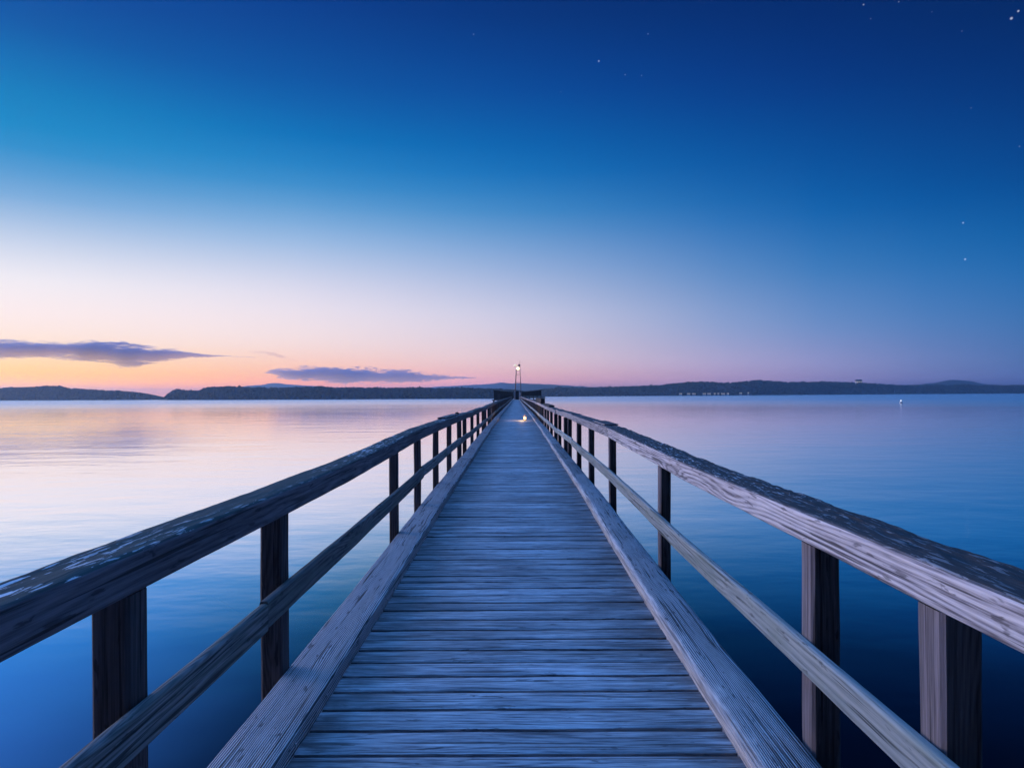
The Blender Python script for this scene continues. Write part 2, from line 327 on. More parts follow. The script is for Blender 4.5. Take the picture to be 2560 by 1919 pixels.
# ------------------------------------------------------------------ water
def make_water():
    m, t, b, o = base_mat('lake_water'); L = t.links.new
    tcn = N(t, 'ShaderNodeTexCoord'); P = tcn.outputs['Object']
    sp = N(t, 'ShaderNodeSeparateXYZ'); L(P, sp.inputs[0])
    def nz(sc, stretch=(1, 1, 1), detail=4, ro=.55):
        v = N(t, 'ShaderNodeVectorMath', operation='MULTIPLY'); L(P, v.inputs[0]); v.inputs[1].default_value = stretch
        n = N(t, 'ShaderNodeTexNoise', inp={'Scale': sc, 'Detail': detail, 'Roughness': ro}); L(v.outputs[0], n.inputs['Vector'])
        return n.outputs[0]
    # reflected sky light painted into the water colour at left, near black at right
    lit_left = N(t, 'ShaderNodeMapRange', interpolation_type='SMOOTHSTEP', inp={1: -1.0, 2: -7.8, 3: 0, 4: 1})
    L(math_(t, 'ADD', sp.outputs[0], math_(t, 'MULTIPLY', nz(.09), 3.0)), lit_left.inputs[0])
    c = mix_(t, lit_left.outputs[0], (.001, .002, .005), (.26, .57, .84))
    t.nodes.remove(b)
    df = N(t, 'ShaderNodeBsdfDiffuse'); L(c, df.inputs['Color'])
    gl = N(t, 'ShaderNodeBsdfGlossy', distribution='MULTI_GGX'); gl.inputs['Color'].default_value = (.97, .985, 1, 1)
    lane = N(t, 'ShaderNodeMapRange', inp={1: .35, 2: .65, 3: .06, 4: .095}); L(nz(.02, (.35, 1, 1), 3), lane.inputs[0])
    ln_ = N(t, 'ShaderNodeVectorMath', operation='LENGTH'); L(P, ln_.inputs[0])       # ruffled by the breeze further out
    far_ = N(t, 'ShaderNodeMapRange', inp={1: 170, 2: 480, 3: 0, 4: .17}); L(ln_.outputs['Value'], far_.inputs[0])
    L(math_(t, 'ADD', lane.outputs[0], far_.outputs[0]), gl.inputs['Roughness'])
    h = math_(t, 'ADD', math_(t, 'MULTIPLY', nz(.55, (.6, 1, 1), 3), .7), math_(t, 'MULTIPLY', nz(.16, (.4, 1, 1), 2), 1.6))
    bp = N(t, 'ShaderNodeBump', inp={'Strength': 1.0, 'Distance': .027}); L(h, bp.inputs['Height']); L(bp.outputs[0], gl.inputs['Normal'])
    lw = N(t, 'ShaderNodeLayerWeight', inp={0: .5})
    fr = N(t, 'ShaderNodeValToRGB'); L(lw.outputs['Facing'], fr.inputs[0])
    e = fr.color_ramp.elements; e[0].position = 0; e[0].color = (.02, .02, .02, 1); e[1].position = .92; e[1].color = (.97, .97, .97, 1)
    for p_, v_ in ((.5, .03), (.6, .07), (.68, .2), (.76, .6), (.83, .92)):
        q = e.new(p_); q.color = (v_, v_, v_, 1)
    ms = N(t, 'ShaderNodeMixShader'); L(fr.outputs[0], ms.inputs[0]); L(df.outputs[0], ms.inputs[1]); L(gl.outputs[0], ms.inputs[2]); L(ms.outputs[0], o.inputs['Surface'])
    n, rad = 96, 5800
    rings = [0.0, 30, 120, 500, 1500, rad]
    V = [(0, 0, 0)]; F = []
    for r in rings[1:]:
        V += [(r * math.cos(2 * math.pi * k / n), r * math.sin(2 * math.pi * k / n), 0) for k in range(n)]
    F += [(0, 1 + k, 1 + (k + 1) % n) for k in range(n)]
    for j in range(len(rings) - 2):
        a = 1 + j * n; c2 = a + n
        F += [(a + k, c2 + k, c2 + (k + 1) % n, a + (k + 1) % n) for k in range(n)]
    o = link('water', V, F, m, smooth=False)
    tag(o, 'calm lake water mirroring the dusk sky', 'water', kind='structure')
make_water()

# ------------------------------------------------------------------ hills and woods
HILL = plain('hill_ground', (.045, .05, .035), .95, var=.3, scale=.05)
def wood_mat():
    m, t, b, o = base_mat('far_foliage'); L = t.links.new
    at = N(t, 'ShaderNodeAttribute', attribute_name='rnd')
    c = mix_(t, at.outputs['Fac'], (.030, .042, .026), (.075, .085, .050)); L(c, b.inputs['Base Color'])
    b.inputs['Roughness'].default_value = .95; b.inputs['Specular IOR Level'].default_value = .1
    return m
FOL = wood_mat()
TREE = []      # rough crown: a jittered 7-sided spindle
def crowns(pts, hs, ws, rv, name, label):
    k = 7; prof = [(.35, .0), (1.0, .25), (.95, .55), (.5, .85), (.0, 1.0)]
    ang = np.arange(k) * 2 * np.pi / k
    n = len(pts)
    V = []; F = []
    nv = (len(prof) - 1) * k + 1
    tf = []
    for j in range(len(prof) - 2):
        tf += [(j * k + a, j * k + (a + 1) % k, (j + 1) * k + (a + 1) % k, (j + 1) * k + a) for a in range(k)]
    last = (len(prof) - 2) * k
    tf += [(last + a, last + (a + 1) % k, nv - 1) for a in range(k)]
    rv_all = np.repeat(rv, nv)
    for i in range(n):
        ph = rng.uniform(0, 6)
        for (pr, pz) in prof[:-1]:
            rr = pr * ws[i] * .5 * rng.uniform(.7, 1.3, k)
            zz = (pz + rng.uniform(-.06, .06, k)) * hs[i]
            V += list(zip(pts[i][0] + rr * np.cos(ang + ph), pts[i][1] + rr * np.sin(ang + ph), pts[i][2] + zz))
        V.append((pts[i][0], pts[i][1], pts[i][2] + hs[i]))
        F += [tuple(q + i * nv for q in f) for f in tf]
    o = link(name, V, F, FOL, rnd=rv_all, smooth=False)
    return tag(o, label, 'woodland', kind='stuff')
def hill(name, label, prof, dist, depth, tree, spacing, wlabel, mat=HILL):
    """prof: (x, y of the skyline as measured), dist: (x, distance of the waterline)"""
    xs = np.arange(prof[0][0], prof[-1][0] + 1, 6.0)
    ys = np.interp(xs, [p[0] for p in prof], [p[1] for p in prof])
    ds = np.interp(xs, [p[0] for p in dist], [p[1] for p in dist])
    rows = 12
    V = []; F = []
    grid = np.zeros((len(xs), rows, 3))
    for i, (x, y, d) in enumerate(zip(xs, ys, ds)):
        crest = d + depth * (.45 + .12 * math.sin(x * .013))
        top = spot(x, y, crest); top_z = max(top.z - tree * .8, .5)
        for j in range(rows):
            s = j / (rows - 1)
            q = d + (2 * depth) * s
            p = spot(x, 986, q); pc = p.copy()
            u = (q - d) / max(crest - d, 1e-3)
            if u <= 1: z = top_z * (math.sin(u * math.pi / 2) ** .75)
            else: z = top_z * max(0, 1 - ((u - 1) / ((2 * depth - (crest - d)) / (crest - d))) ** 1.6)
            z += noise.noise(Vector((pc.x * .02, pc.y * .02, 3))) * .08 * top_z
            grid[i, j] = (p.x, p.y, z - .3 if j in (0, rows - 1) else max(z, -.2))
    V = grid.reshape(-1, 3)
    for i in range(len(xs) - 1):
        for j in range(rows - 1):
            a = i * rows + j
            F.append((a, a + rows, a + rows + 1, a + 1))
    o = link(name, V, F, mat); tag(o, label, 'hill', kind='structure')
    if tree <= 0: return grid
    pts = []; hs = []; ws = []
    width = abs(grid[-1, 0, 0] - grid[0, 0, 0])
    cnt = min(9000, int(width * depth * 1.05 / spacing ** 2))
    ii = rng.uniform(0, len(xs) - 1.001, cnt); jj = rng.uniform(0, 1, cnt) * (rows - 1) * .55 + .02
    for a, c in zip(ii, jj):
        i, j = int(a), int(c); fa, fc = a - i, c - j
        p = (grid[i, j] * (1 - fa) + grid[i + 1, j] * fa) * (1 - fc) + (grid[i, j + 1] * (1 - fa) + grid[i + 1, j + 1] * fa) * fc
        hh = tree * rng.uniform(.65, 1.25) * (1.18 if rng.random() < .06 else 1)
        # stay under the local crest line on low spits
        hh = min(hh, .6 + .75 * grid[i, :, 2].max() + .4)
        pts.append((p[0], p[1], p[2] - .4)); hs.append(hh); ws.append(min(spacing * rng.uniform(.9, 1.7), hh * 1.1))
    crowns(np.array(pts), np.array(hs), np.array(ws), rng.uniform(0, 1, len(pts)), 'woodland', wlabel)
    return grid
hill('headland', 'low dark headland under the orange glow at left', [(-860, 1001), (-800, 990), (-700, 980), (-620, 975), (-300, 968), (0, 969.6), (60, 969), (108, 966), (150, 966), (165, 971), (200, 973), (330, 980), (380, 985), (425, 991), (470, 994)],
     [(-860, 1040), (-620, 1000), (0, 900), (300, 860), (470, 840)], 120, 4.5, 3.6, 'dark trees covering the low left headland')
hill('wooded_hill', 'long flat wooded ridge behind the far end of the pier', [(396, 996), (412, 987), (422, 982), (440, 973), (460, 976), (490, 978), (505, 974), (520, 968), (545, 966.5), (600, 968), (700, 970), (760, 968), (800, 966.5), (830, 969),
     (960, 970), (1040, 970), (1100, 971), (1160, 970), (1240, 973), (1300, 976), (1345, 983), (1365, 990)], [(396, 800), (600, 770), (1240, 730), (1365, 760)], 110, 4.5, 3.4, 'dark trees covering the flat ridge behind the pier')
g_right = hill('long_hill', 'long dark hill along the right shore with lit houses', [(1300, 977), (1352, 974), (1370, 972), (1404, 968.5), (1450, 970.5), (1520, 968), (1560, 966.5), (1600, 966), (1660, 962), (1690, 958), (1725, 955), (1760, 955), (1800, 957), (1830, 955.5),
     (1890, 951), (1930, 952.5), (1990, 956), (2060, 954), (2110, 955), (2146, 957), (2200, 960), (2260, 963), (2330, 962.5), (2345, 961), (2380, 963), (2410, 960), (2450, 964), (2560, 963), (2900, 964)],
     [(1300, 1300), (1660, 1450), (1960, 1600), (2060, 1700), (2300, 1850), (2900, 1900)], 200, 6.5, 7.0, 'dark trees covering the long right hill')
hill('distant_ridge', 'faint blue ridge far behind the end of the pier', [(1000, 974), (1060, 969), (1120, 965), (1200, 960), (1250, 957), (1300, 957.5), (1360, 960), (1420, 963), (1500, 968), (1560, 972)], [(1000, 3200), (1560, 3200)], 400, 0, 1, '')
hill('distant_mountain', 'faint blue peak far behind the right end of the hill', [(2260, 968), (2300, 960), (2335, 957), (2360, 952), (2395, 948.5), (2425, 952), (2465, 959), (2520, 964), (2600, 970)], [(2260, 2950), (2600, 2950)], 400, 0, 1, '')
hill('distant_hill', 'faint mauve rise behind the wooded ridge under the clouds', [(560, 972), (610, 965), (690, 957), (730, 961), (800, 966), (860, 972)], [(560, 3200), (860, 3200)], 400, 0, 1, '')

# ------------------------------------------------------------------ timber
def timber(name, mat, parent, x0, x1, z0, z1, y0, y1, rfun, rad=.012, step=.12, wob=.006, ragged=0.0, seed=0, twist=0.0):
    """one sawn timber running along the pier, edges worn round"""
    ca = []
    def arc(cx, cz, a0):
        return [(cx + rad * math.cos(R(a0 + a)), cz + rad * math.sin(R(a0 + a))) for a in (0, 30, 60, 90)]
    w = x1 - x0; geo_in = min(abs(x0), abs(x1))
    tops = [(x1 - rad - (w - 2 * rad) * k / 11, z1) for k in range(1, 11)] if ragged else [(x1 - rad - (w - 2 * rad) * k / 4, z1) for k in range(1, 4)]
    pr = arc(x1 - rad, z1 - rad, 0) + tops + arc(x0 + rad, z1 - rad, 90) + [(x0, z1 - (z1 - z0) * k / 4) for k in range(1, 4)] + arc(x0 + rad, z0 + rad, 180) + arc(x1 - rad, z0 + rad, 270) + [(x1, z0 + (z1 - z0) * k / 4) for k in range(1, 4)]
    n = len(pr)
    ny = max(2, int((y1 - y0) / step) + 1)
    Y = np.linspace(y0, y1, ny)
    V = []
    cx, cz = (x0 + x1) / 2, (z0 + z1) / 2
    for y in Y:
        dz = rfun(y); wx = noise.noise(Vector((seed * 3.1, y * .35, 1))) * wob; wz = noise.noise(Vector((seed * 5.7, y * .4, 9))) * wob
        tw = noise.noise(Vector((seed, y * .3, 4))) * twist
        for (px, pz) in pr:
            e = noise.noise(Vector((px * 9 + seed, y * 2.2, pz * 9))) * .0035 + noise.noise(Vector((px * 40 + seed, y * 9, pz * 40))) * .0012
            X, Zz = px - cx, pz - cz
            X, Zz = X - Zz * tw, Zz + X * tw
            k = 1 + e / max(abs(X) + abs(Zz), .03)
            Zp = Zz * k
            if ragged and pz > z1 - .004:
                q = noise.noise(Vector((px * 45 + seed, y * 3.2, 2))) + .6 * noise.noise(Vector((px * 90, y * 12 + seed, 5)))
                fade = max(0.0, min(1.0, (abs(px) - geo_in - .03) / .06)) if ragged > .006 else 1.0
                Zp += ragged * q * fade
            V.append((cx + X * k + wx, y, Z0 + dz + cz + Zp + wz))
    F = []
    for i in range(ny - 1):
        for k in range(n):
            a, b_ = i * n + k, i * n + (k + 1) % n
            F.append((a, b_, b_ + n, a + n))
    F += [tuple(range(n))[::-1], tuple(range((ny - 1) * n, ny * n))]
    F = [tuple(reversed(f)) for f in F]
    r = random.random()
    return link(name, V, F, mat, parent, r)

PIER_END = 222.0
pier = thing('pier', (0, -6, Z0), 'long weathered wooden pier running straight out over the water', 'pier')
# deck planks
mb = MB()
gaps = [2.965, 3.187, 3.396, 3.604, 3.797, 3.992, 4.188, 4.37, 4.545, 4.747, 4.955, 5.133, 5.31, 5.5, 5.68, 5.855, 6.05, 6.217]
ys = list(gaps)
while ys[0] > -6: ys.insert(0, ys[0] - random.uniform(.19, .222))
while ys[-1] < PIER_END: ys.append(ys[-1] + random.uniform(.172, .205))
XL, XR = -.985, .967
def plank(y0, y1, near):
    r = random.random()
    g = .0112 + random.uniform(-.0015, .0035)
    a, c = y0 + g, y1 - g
    dzp = random.uniform(-.003, .003); tilt = random.uniform(-.004, .004)
    skew = .0055 + .003 * math.sin(y0 * .5)
    t = .045
    if near:
        nx = 40; rd = .006
        pr = [(a, -t), (a, -rd * 1.4), (a + rd * .3, -rd * .4), (a + rd, 0)] + [(a + rd + (c - a - 2 * rd) * k / 5, 0) for k in range(1, 5)] + [(c - rd, 0), (c - rd * .3, -rd * .4), (c, -rd * 1.4), (c, -t)]
    else:
        nx = 3; pr = [(a, -t), (a, -.004), (a + .008, 0), (c - .008, 0), (c, -.004), (c, -t)]
    n = len(pr); V = []
    for i in range(nx + 1):
        x = XL + (XR - XL) * i / nx
        for k, (y, z) in enumerate(pr):
            e = 0; zz = 0
            if near:
                if k < 4: e = noise.noise(Vector((x * 3, y0 * 7, 1))) * .003 + noise.noise(Vector((x * 17, y0 * 7, 1))) * .0015
                if k > n - 5: e = noise.noise(Vector((x * 3, y1 * 7 + 50, 1))) * .003 + noise.noise(Vector((x * 17, y1 * 7, 7))) * .0015
                zz = noise.noise(Vector((x * 2.5, y * 5, 6))) * .002
            V.append((x, y + e + skew * x, Z0 + rise(y) + z + zz + dzp + tilt * x))
    F = []
    for i in range(nx):
        for k in range(n - 1):
            F.append((i * n + k, i * n + k + 1, (i + 1) * n + k + 1, (i + 1) * n + k))
        F.append((i * n + n - 1, i * n, (i + 1) * n, (i + 1) * n + n - 1))
    F += [tuple(range(n)), tuple(range(nx * n, (nx + 1) * n))[::-1]]
    mb.add(V, [tuple(reversed(f)) for f in F], r)
for a, c in zip(ys[:-1], ys[1:]): plank(a, c, 1.5 < a < 11)
mb.build('deck', W_DECK, pier)
# substructure
for x in (-.75, 0, .75):
    m2 = MB()
    for y in np.arange(-6, PIER_END, 6.0):
        m2.box(x - .08, x + .08, y, y + 5.99, Z0 + min(rise(y), rise(y + 6)) - .30, Z0 + min(rise(y), rise(y + 6)) - .055)
    m2.build('stringer', W_BEAM, pier)
for i, y in enumerate(np.arange(-5, PIER_END, 5.2)):
    m2 = MB(); z = Z0 + rise(y) - .31
    m2.box(-1.36, 1.36, y - .09, y + .09, z - .2, z)
    m2.build('crossbeam', W_BEAM, pier)
# kerb timbers
def kerbs(side, xi, xo, h, first):
    y = -6; k = 0
    lens = [first] + [random.uniform(5.2, 7.5) for _ in range(60)]
    for ln in lens:
        if y >= PIER_END: break
        y1 = min(y + ln, PIER_END)
        a, c = (xi, xo) if side > 0 else (-xo, -xi)
        j = random.uniform(-.004, .004)
        near = y < 14
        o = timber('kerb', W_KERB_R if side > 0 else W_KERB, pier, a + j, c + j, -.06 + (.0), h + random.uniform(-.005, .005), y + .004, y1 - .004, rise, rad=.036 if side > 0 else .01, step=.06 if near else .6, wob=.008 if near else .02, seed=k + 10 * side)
        if side < 0 and k == 1:
            for by in (2.98, 3.47, 5.1, 6.6):
                b_ = MB(); b_.lathe([(.009, 0), (.009, .004), (.005, .007)], (0, 0, 0), 10)
                q = b_.build('bolt', BOLT, o); q.rotation_euler = (0, R(90), 0); q.location = Vector((-xi + .004 + j, by, Z0 + h * .45))
        y = y1; k += 1
kerbs(1, .957, 1.223, .082, 18)
kerbs(-1, .977, 1.248, .09, 7.6)

# ------------------------------------------------------------------ railings
def railing(side, label, geo, posts, cuts, mats):
    t = thing('wooden_railing', (side * 1.3, -6, Z0), label, 'railing')
    def span(i, o):
        return (i, o) if side > 0 else (-o, -i)
    c = [-6] + cuts
    while c[-1] < PIER_END: c.append(min(PIER_END, c[-1] + random.uniform(5.0, 7.4)))
    for k, (a, b_) in enumerate(zip(c[:-1], c[1:])):
        x0, x1 = span(geo['rail'][0] + random.uniform(-.006, .006), geo['rail'][1])
        near = a < 14
        dz = random.uniform(-.008, .008) if k > 1 else 0
        timber('handrail', mats[0], t, x0, x1, geo['rail'][2] + dz, geo['rail'][3] + dz, a + .003, b_ - .003, rise_rail, rad=.016, step=(.025 if side > 0 else .05) if near else .5,
               wob=.007 if near else .025, ragged=(geo['rag'] if near else .004), seed=k + 30 * side, twist=.03)
    c = [-6] + geo['mcuts']
    while c[-1] < PIER_END: c.append(min(PIER_END, c[-1] + random.uniform(5.0, 7.4)))
    for k, (a, b_) in enumerate(zip(c[:-1], c[1:])):
        x0, x1 = span(geo['mid'][0], geo['mid'][1])
        dz = random.uniform(-.012, .012) if k > 0 else 0
        timber('midrail', mats[1], t, x0, x1, geo['mid'][2] + dz, geo['mid'][3] + dz, a + .003, b_ - .003, rise_rail, rad=.014, step=.06 if a < 14 else .5, wob=.012 if a < 14 else .03, seed=k + 50 * side, twist=.05)
    for k, (yb, w, d) in enumerate(posts):     # yb = far face
        m3 = MB(); n = 14
        x0, x1 = span(geo['post'], geo['post'] + w)
        zt = Z0 + rise_rail(yb) + geo['rail'][2] - .004
        zb = -1.2
        near = yb < 16
        nz_ = 60 if near else 6
        y0, y1 = yb - d, yb
        q = .012
        sec = [(x0 + q, y0), ((x0 + x1) / 2, y0), (x1 - q, y0), (x1, y0 + q), (x1, (y0 + y1) / 2), (x1, y1 - q), (x1 - q, y1), ((x0 + x1) / 2, y1), (x0 + q, y1), (x0, y1 - q), (x0, (y0 + y1) / 2), (x0, y0 + q)]
        n = len(sec); V = []
        for i in range(nz_ + 1):
            z = zb + (zt - zb) * i / nz_
            lx = noise.noise(Vector((k * 3.3, z * .8, side))) * .006
            for (x, y) in sec:
                e = noise.noise(Vector((x * 14, y * 14, z * 3))) * .003
                cx_, cy_ = (x0 + x1) / 2, (y0 + y1) / 2
                V.append((cx_ + (x - cx_) * (1 + e / w * 2) + lx, cy_ + (y - cy_) * (1 + e / w * 2), z))
        F = [(i * n + a, i * n + (a + 1) % n, (i + 1) * n + (a + 1) % n, (i + 1) * n + a) for i in range(nz_) for a in range(n)]
        F += [tuple(range(n))[::-1], tuple(range(nz_ * n, (nz_ + 1) * n))]
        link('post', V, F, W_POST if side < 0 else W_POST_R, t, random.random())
    return t
far = list(np.arange(25.0, PIER_END, 2.62))
postsR = [(y, .12, .12) for y in (-4.2, -1.6, .35)] + [(2.10, .122, .122), (2.96, .118, .118), (5.93, .096, .10), (9.1, .095, .095), (11.63, .095, .095), (13.9, .095, .095), (16.3, .095, .095), (17.7, .12, .1), (20.0, .095, .095), (22.2, .12, .1)] + [(y + random.uniform(-.4, .4), .1, .1) for y in far]
postsL = [(y, .12, .12) for y in (-4.6, -1.9, .5)] + [(2.31, .124, .124), (3.74, .118, .118), (7.25, .088, .09), (8.94, .084, .09), (11.0, .088, .09), (13.2, .09, .09), (15.6, .1, .1), (17.2, .1, .1), (20.0, .09, .09), (23.2, .1, .1)] + [(y + random.uniform(-.4, .4) + 1.5, .1, .1) for y in far]
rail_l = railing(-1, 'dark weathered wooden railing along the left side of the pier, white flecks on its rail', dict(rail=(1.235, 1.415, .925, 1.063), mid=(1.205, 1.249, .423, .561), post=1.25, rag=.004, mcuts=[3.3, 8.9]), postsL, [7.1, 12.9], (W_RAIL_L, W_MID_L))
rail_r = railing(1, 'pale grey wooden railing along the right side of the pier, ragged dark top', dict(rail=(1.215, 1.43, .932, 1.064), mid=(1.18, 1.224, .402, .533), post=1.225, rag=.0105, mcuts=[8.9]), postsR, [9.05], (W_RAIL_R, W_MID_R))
# spliced pieces lying on the rails further out
def cap(parent, x0, x1, y0, y1, h, mat):
    z = rise_rail((y0 + y1) / 2)
    timber('rail_cap', mat, parent, x0, x1, 1.066, 1.066 + h, y0, y1, rise_rail, rad=.012, step=.3, seed=int(y0))
cap(rail_r, 1.25, 1.46, 34.5, 43.0, .26, W_BEAM)
cap(rail_r, 1.24, 1.44, 25.6, 31.0, .07, W_BEAM)
cap(rail_r, 1.24, 1.44, 9.6, 10.9, .02, W_RAIL_R)
cap(rail_l, -1.42, -1.27, 12.3, 15.0, .03, W_RAIL_L)
k_ = MB(); k_.lathe([(.03, 0), (.045, .015), (.045, .035), (.03, .055), (.0, .06)], (-1.36, 15.7, Z0 + rise_rail(15.7) + 1.06), 10); k_.build('post_top', W_BEAM, rail_l)

# ------------------------------------------------------------------ head of the pier
DARK = wood('dark_shed_boards', 2, (.012, .012, .012), (.028, .028, .026), (.05, .048, .045), ring=12)
PALE = plain('pale_painted_timber', (.55, .57, .62), .6, var=.12)
ZH = Z0 + rise(PIER_END)
m4 = MB(); m4.box(-7.9, 8.9, PIER_END + .05, PIER_END + 11, ZH - .25, ZH + .02); m4.build('landing', W_BEAM, pier)
for i, x in enumerate((-7.4, -4.8, -1.9, 1.9, 5.4, 8.4)):
    for y in (PIER_END + .6, PIER_END + 9.8):
        m4 = MB(); m4.bar((x, y, -1.2), (x, y, ZH - .26), .17, n=8); m4.build('pile', W_BEAM, pier)
YB = PIER_END + 2.2
def shelter(sgn, x_in, x_out, h_in, h_out, label, open_low):
    t = thing('shelter', ((x_in + x_out) / 2, YB, ZH + .02), label, 'shelter', 'sheds at the far end of the pier')
    y0, y1 = YB, YB + 4.2; zf = ZH + .02
    a, c = min(x_in, x_out), max(x_in, x_out)
    ha, hc = (h_in, h_out) if x_in < x_out else (h_out, h_in)
    low = 1.25 if open_low else 0.0
    w = MB()
    for yy in (y0, y1 - .1):
        w.add([(a, yy, zf + low), (c, yy, zf + low), (c, yy, zf + hc), (a, yy, zf + ha), (a, yy + .1, zf + low), (c, yy + .1, zf + low), (c, yy + .1, zf + hc), (a, yy + .1, zf + ha)],
              [(0,1,2,3),(7,6,5,4),(0,4,5,1),(1,5,6,2),(2,6,7,3),(3,7,4,0)])
    for xx, hh in ((a, ha), (c - .1, hc)):
        w.box(xx, xx + .1, y0 + .1, y1 - .1, zf + low, zf + hh - .05)
    w.build('wall', DARK, t)
    r_ = MB(); n = 16; P = []
    for i in range(n + 1):
        u = i / n; x = a - .35 + (c - a + .7) * u; s_ = u if x_in < x_out else 1 - u
        h = h_in + (h_out - h_in) * (s_ ** 1.7) + .03
        P += [(x, y0 - .4, zf + h), (x, y1 + .4, zf + h), (x, y0 - .4, zf + h + .16), (x, y1 + .4, zf + h + .16)]
    F = []
    for i in range(n):
        q = i * 4
        F += [(q, q + 1, q + 5, q + 4), (q + 2, q + 6, q + 7, q + 3), (q, q + 4, q + 6, q + 2), (q + 1, q + 3, q + 7, q + 5)]
    F += [(0, 2, 3, 1), (n * 4, n * 4 + 1, n * 4 + 3, n * 4 + 2)]
    r_.add(P, F); r_.build('roof', DARK, t)
    if open_low:
        for x in np.linspace(a + .12, c - .12, 6):
            p_ = MB(); p_.box(x - .1, x + .1, y0 + .01, y0 + .19, zf, zf + 1.25); p_.build('post', DARK, t)
    else:
        d_ = MB(); d_.box(a + 1.2, a + 2.1, y0 - .03, y0 - .003, zf + .02, zf + 1.95); d_.build('door', W_BEAM, t)
    return t
shelter(-1, -1.0, -7.3, 2.35, 3.1, 'dark closed shed left of the gate at the far end of the pier', False)
shelter(1, 1.9, 8.3, 2.35, 3.05, 'dark open-fronted shed on posts right of the gate at the far end of the pier', True)
g = thing('gate', (.35, PIER_END + .6, ZH + .02), 'tall dark gate with pale posts closing the far end of the pier', 'gate')
m5 = MB(); m5.box(-.22, .92, PIER_END + .62, PIER_END + .70, ZH + .06, ZH + 2.75); m5.build('gate_leaf', DARK, g)
for x in (-.36, 1.05):
    m5 = MB(); m5.box(x - .12, x + .12, PIER_END + .55, PIER_END + .75, ZH + .02, ZH + 2.85); m5.build('gate_post', PALE, g)
sb = thing('notice_board', (1.3, PIER_END + .4, ZH + 1.0), 'small white board on the right post of the pier-end gate', 'notice board')
m5 = MB(); m5.box(.98, 1.5, PIER_END + .40, PIER_END + .45, ZH + 1.35, ZH + 2.35); m5.build('panel', plain('white_board', (.8, .82, .85), .5, var=.05), sb)
m5 = MB(); m5.box(1.2, 1.28, PIER_END + .455, PIER_END + .53, ZH + .02, ZH + 2.30); m5.build('board_post', PALE, sb)
# beacon mast: two legs leaning together, lamps on top
MAST = plain('mast_steel', (.20, .17, .17), .5, .4)
bm = thing('beacon_mast', (.6, YB - .8, ZH), 'tall two-legged beacon mast with a bright lamp above the pier end', 'beacon mast')
yb = YB - .8
for (a, c, w0, w1) in (((-.40, 0), (.13, 9.9), .26, .13), ((1.74, 0), (1.27, 11.0), .15, .09)):
    m6 = MB(); m6.bar((a[0], yb, ZH + a[1]), (c[0], yb, ZH + c[1]), w0, n=8, w2=w1); m6.build('leg', MAST, bm)
for z in (3.0, 5.6, 8.2):
    f = z / 10; m6 = MB(); m6.bar((-.40 + .53 * f, yb, ZH + z), (1.74 - .47 * f, yb, ZH + z), .05, n=6); m6.build('crossbar', MAST, bm)
m6 = MB(); m6.box(-.1, 1.5, yb - .5, yb + .5, ZH + 9.55, ZH + 9.66); m6.build('platform', MAST, bm)
GLOW = plain('lamp_glow', (.9, .85, .75), .4, emit=(1.0, .74, .42), strength=2.6)
GLOW2 = plain('warm_lamp_glow', (.9, .75, .5), .4, emit=(1.0, .60, .24), strength=2.6)
m6 = MB(); m6.lathe([(.2, 0), (.45, .15), (.5, .5), (.42, .85), (.15, 1.0)], (.68, yb, ZH + 9.67), 14); m6.build('lamp', GLOW, bm)
m6 = MB(); m6.lathe([(.3, 0), (.42, .04), (.5, .2), (.45, .55), (.12, .75)], (-.22, yb - .1, ZH + 10.9), 12); m6.build('side_lamp', plain('dim_lamp_glow', (.9, .85, .75), .4, emit=(1.0, .84, .58), strength=.75), bm)
m6 = MB(); m6.bar((-.5, yb, ZH + 10.83), (1.27, yb, ZH + 10.86), .06, n=6); m6.build('lamp_arm', MAST, bm)
m6 = MB(); m6.box(.75, 1.42, yb - .25, yb + .25, ZH + 10.95, ZH + 11.55); m6.build('beacon_housing', MAST, bm)
m6 = MB(); m6.bar((1.3, yb, ZH + 11.55), (1.3, yb, ZH + 12.9), .07, n=6, w2=.03); m6.build('finial', MAST, bm)

# lantern standing on the deck
LY = 37.2; lz = Z0 + rise(LY) + .004
ln = thing('lantern', (.48, LY, lz), 'small lit lantern glowing warmly on the deck planks far along the pier', 'lantern')
m7 = MB(); m7.lathe([(.085, 0), (.085, .03), (.06, .045)], (.48, LY, lz), 12); m7.build('base', MAST, ln)
m7 = MB(); m7.lathe([(.05, .046), (.066, .09), (.066, .17), (.05, .2)], (.48, LY, lz), 14); m7.build('globe', GLOW2, ln)
m7 = MB(); m7.lathe([(.075, .201), (.08, .215), (.03, .255), (.01, .262)], (.48, LY, lz), 12); m7.build('cap', MAST, ln)
m7 = MB()
pts_ = [(.48 + .09 * math.cos(a), LY, lz + .2 + .11 * math.sin(a)) for a in np.linspace(0, math.pi, 9)]
for p, q in zip(pts_[:-1], pts_[1:]): m7.bar(p, q, .006, n=5)
m7.build('handle', MAST, ln)

pl = bpy.data.lights.new('lantern_light', 'POINT'); pl.energy = 24; pl.color = (1, .58, .22); pl.shadow_soft_size = .1
po = bpy.data.objects.new('lantern_light', pl); COL.objects.link(po); po.parent = ln; po.location = (-.18, -.12, .30)

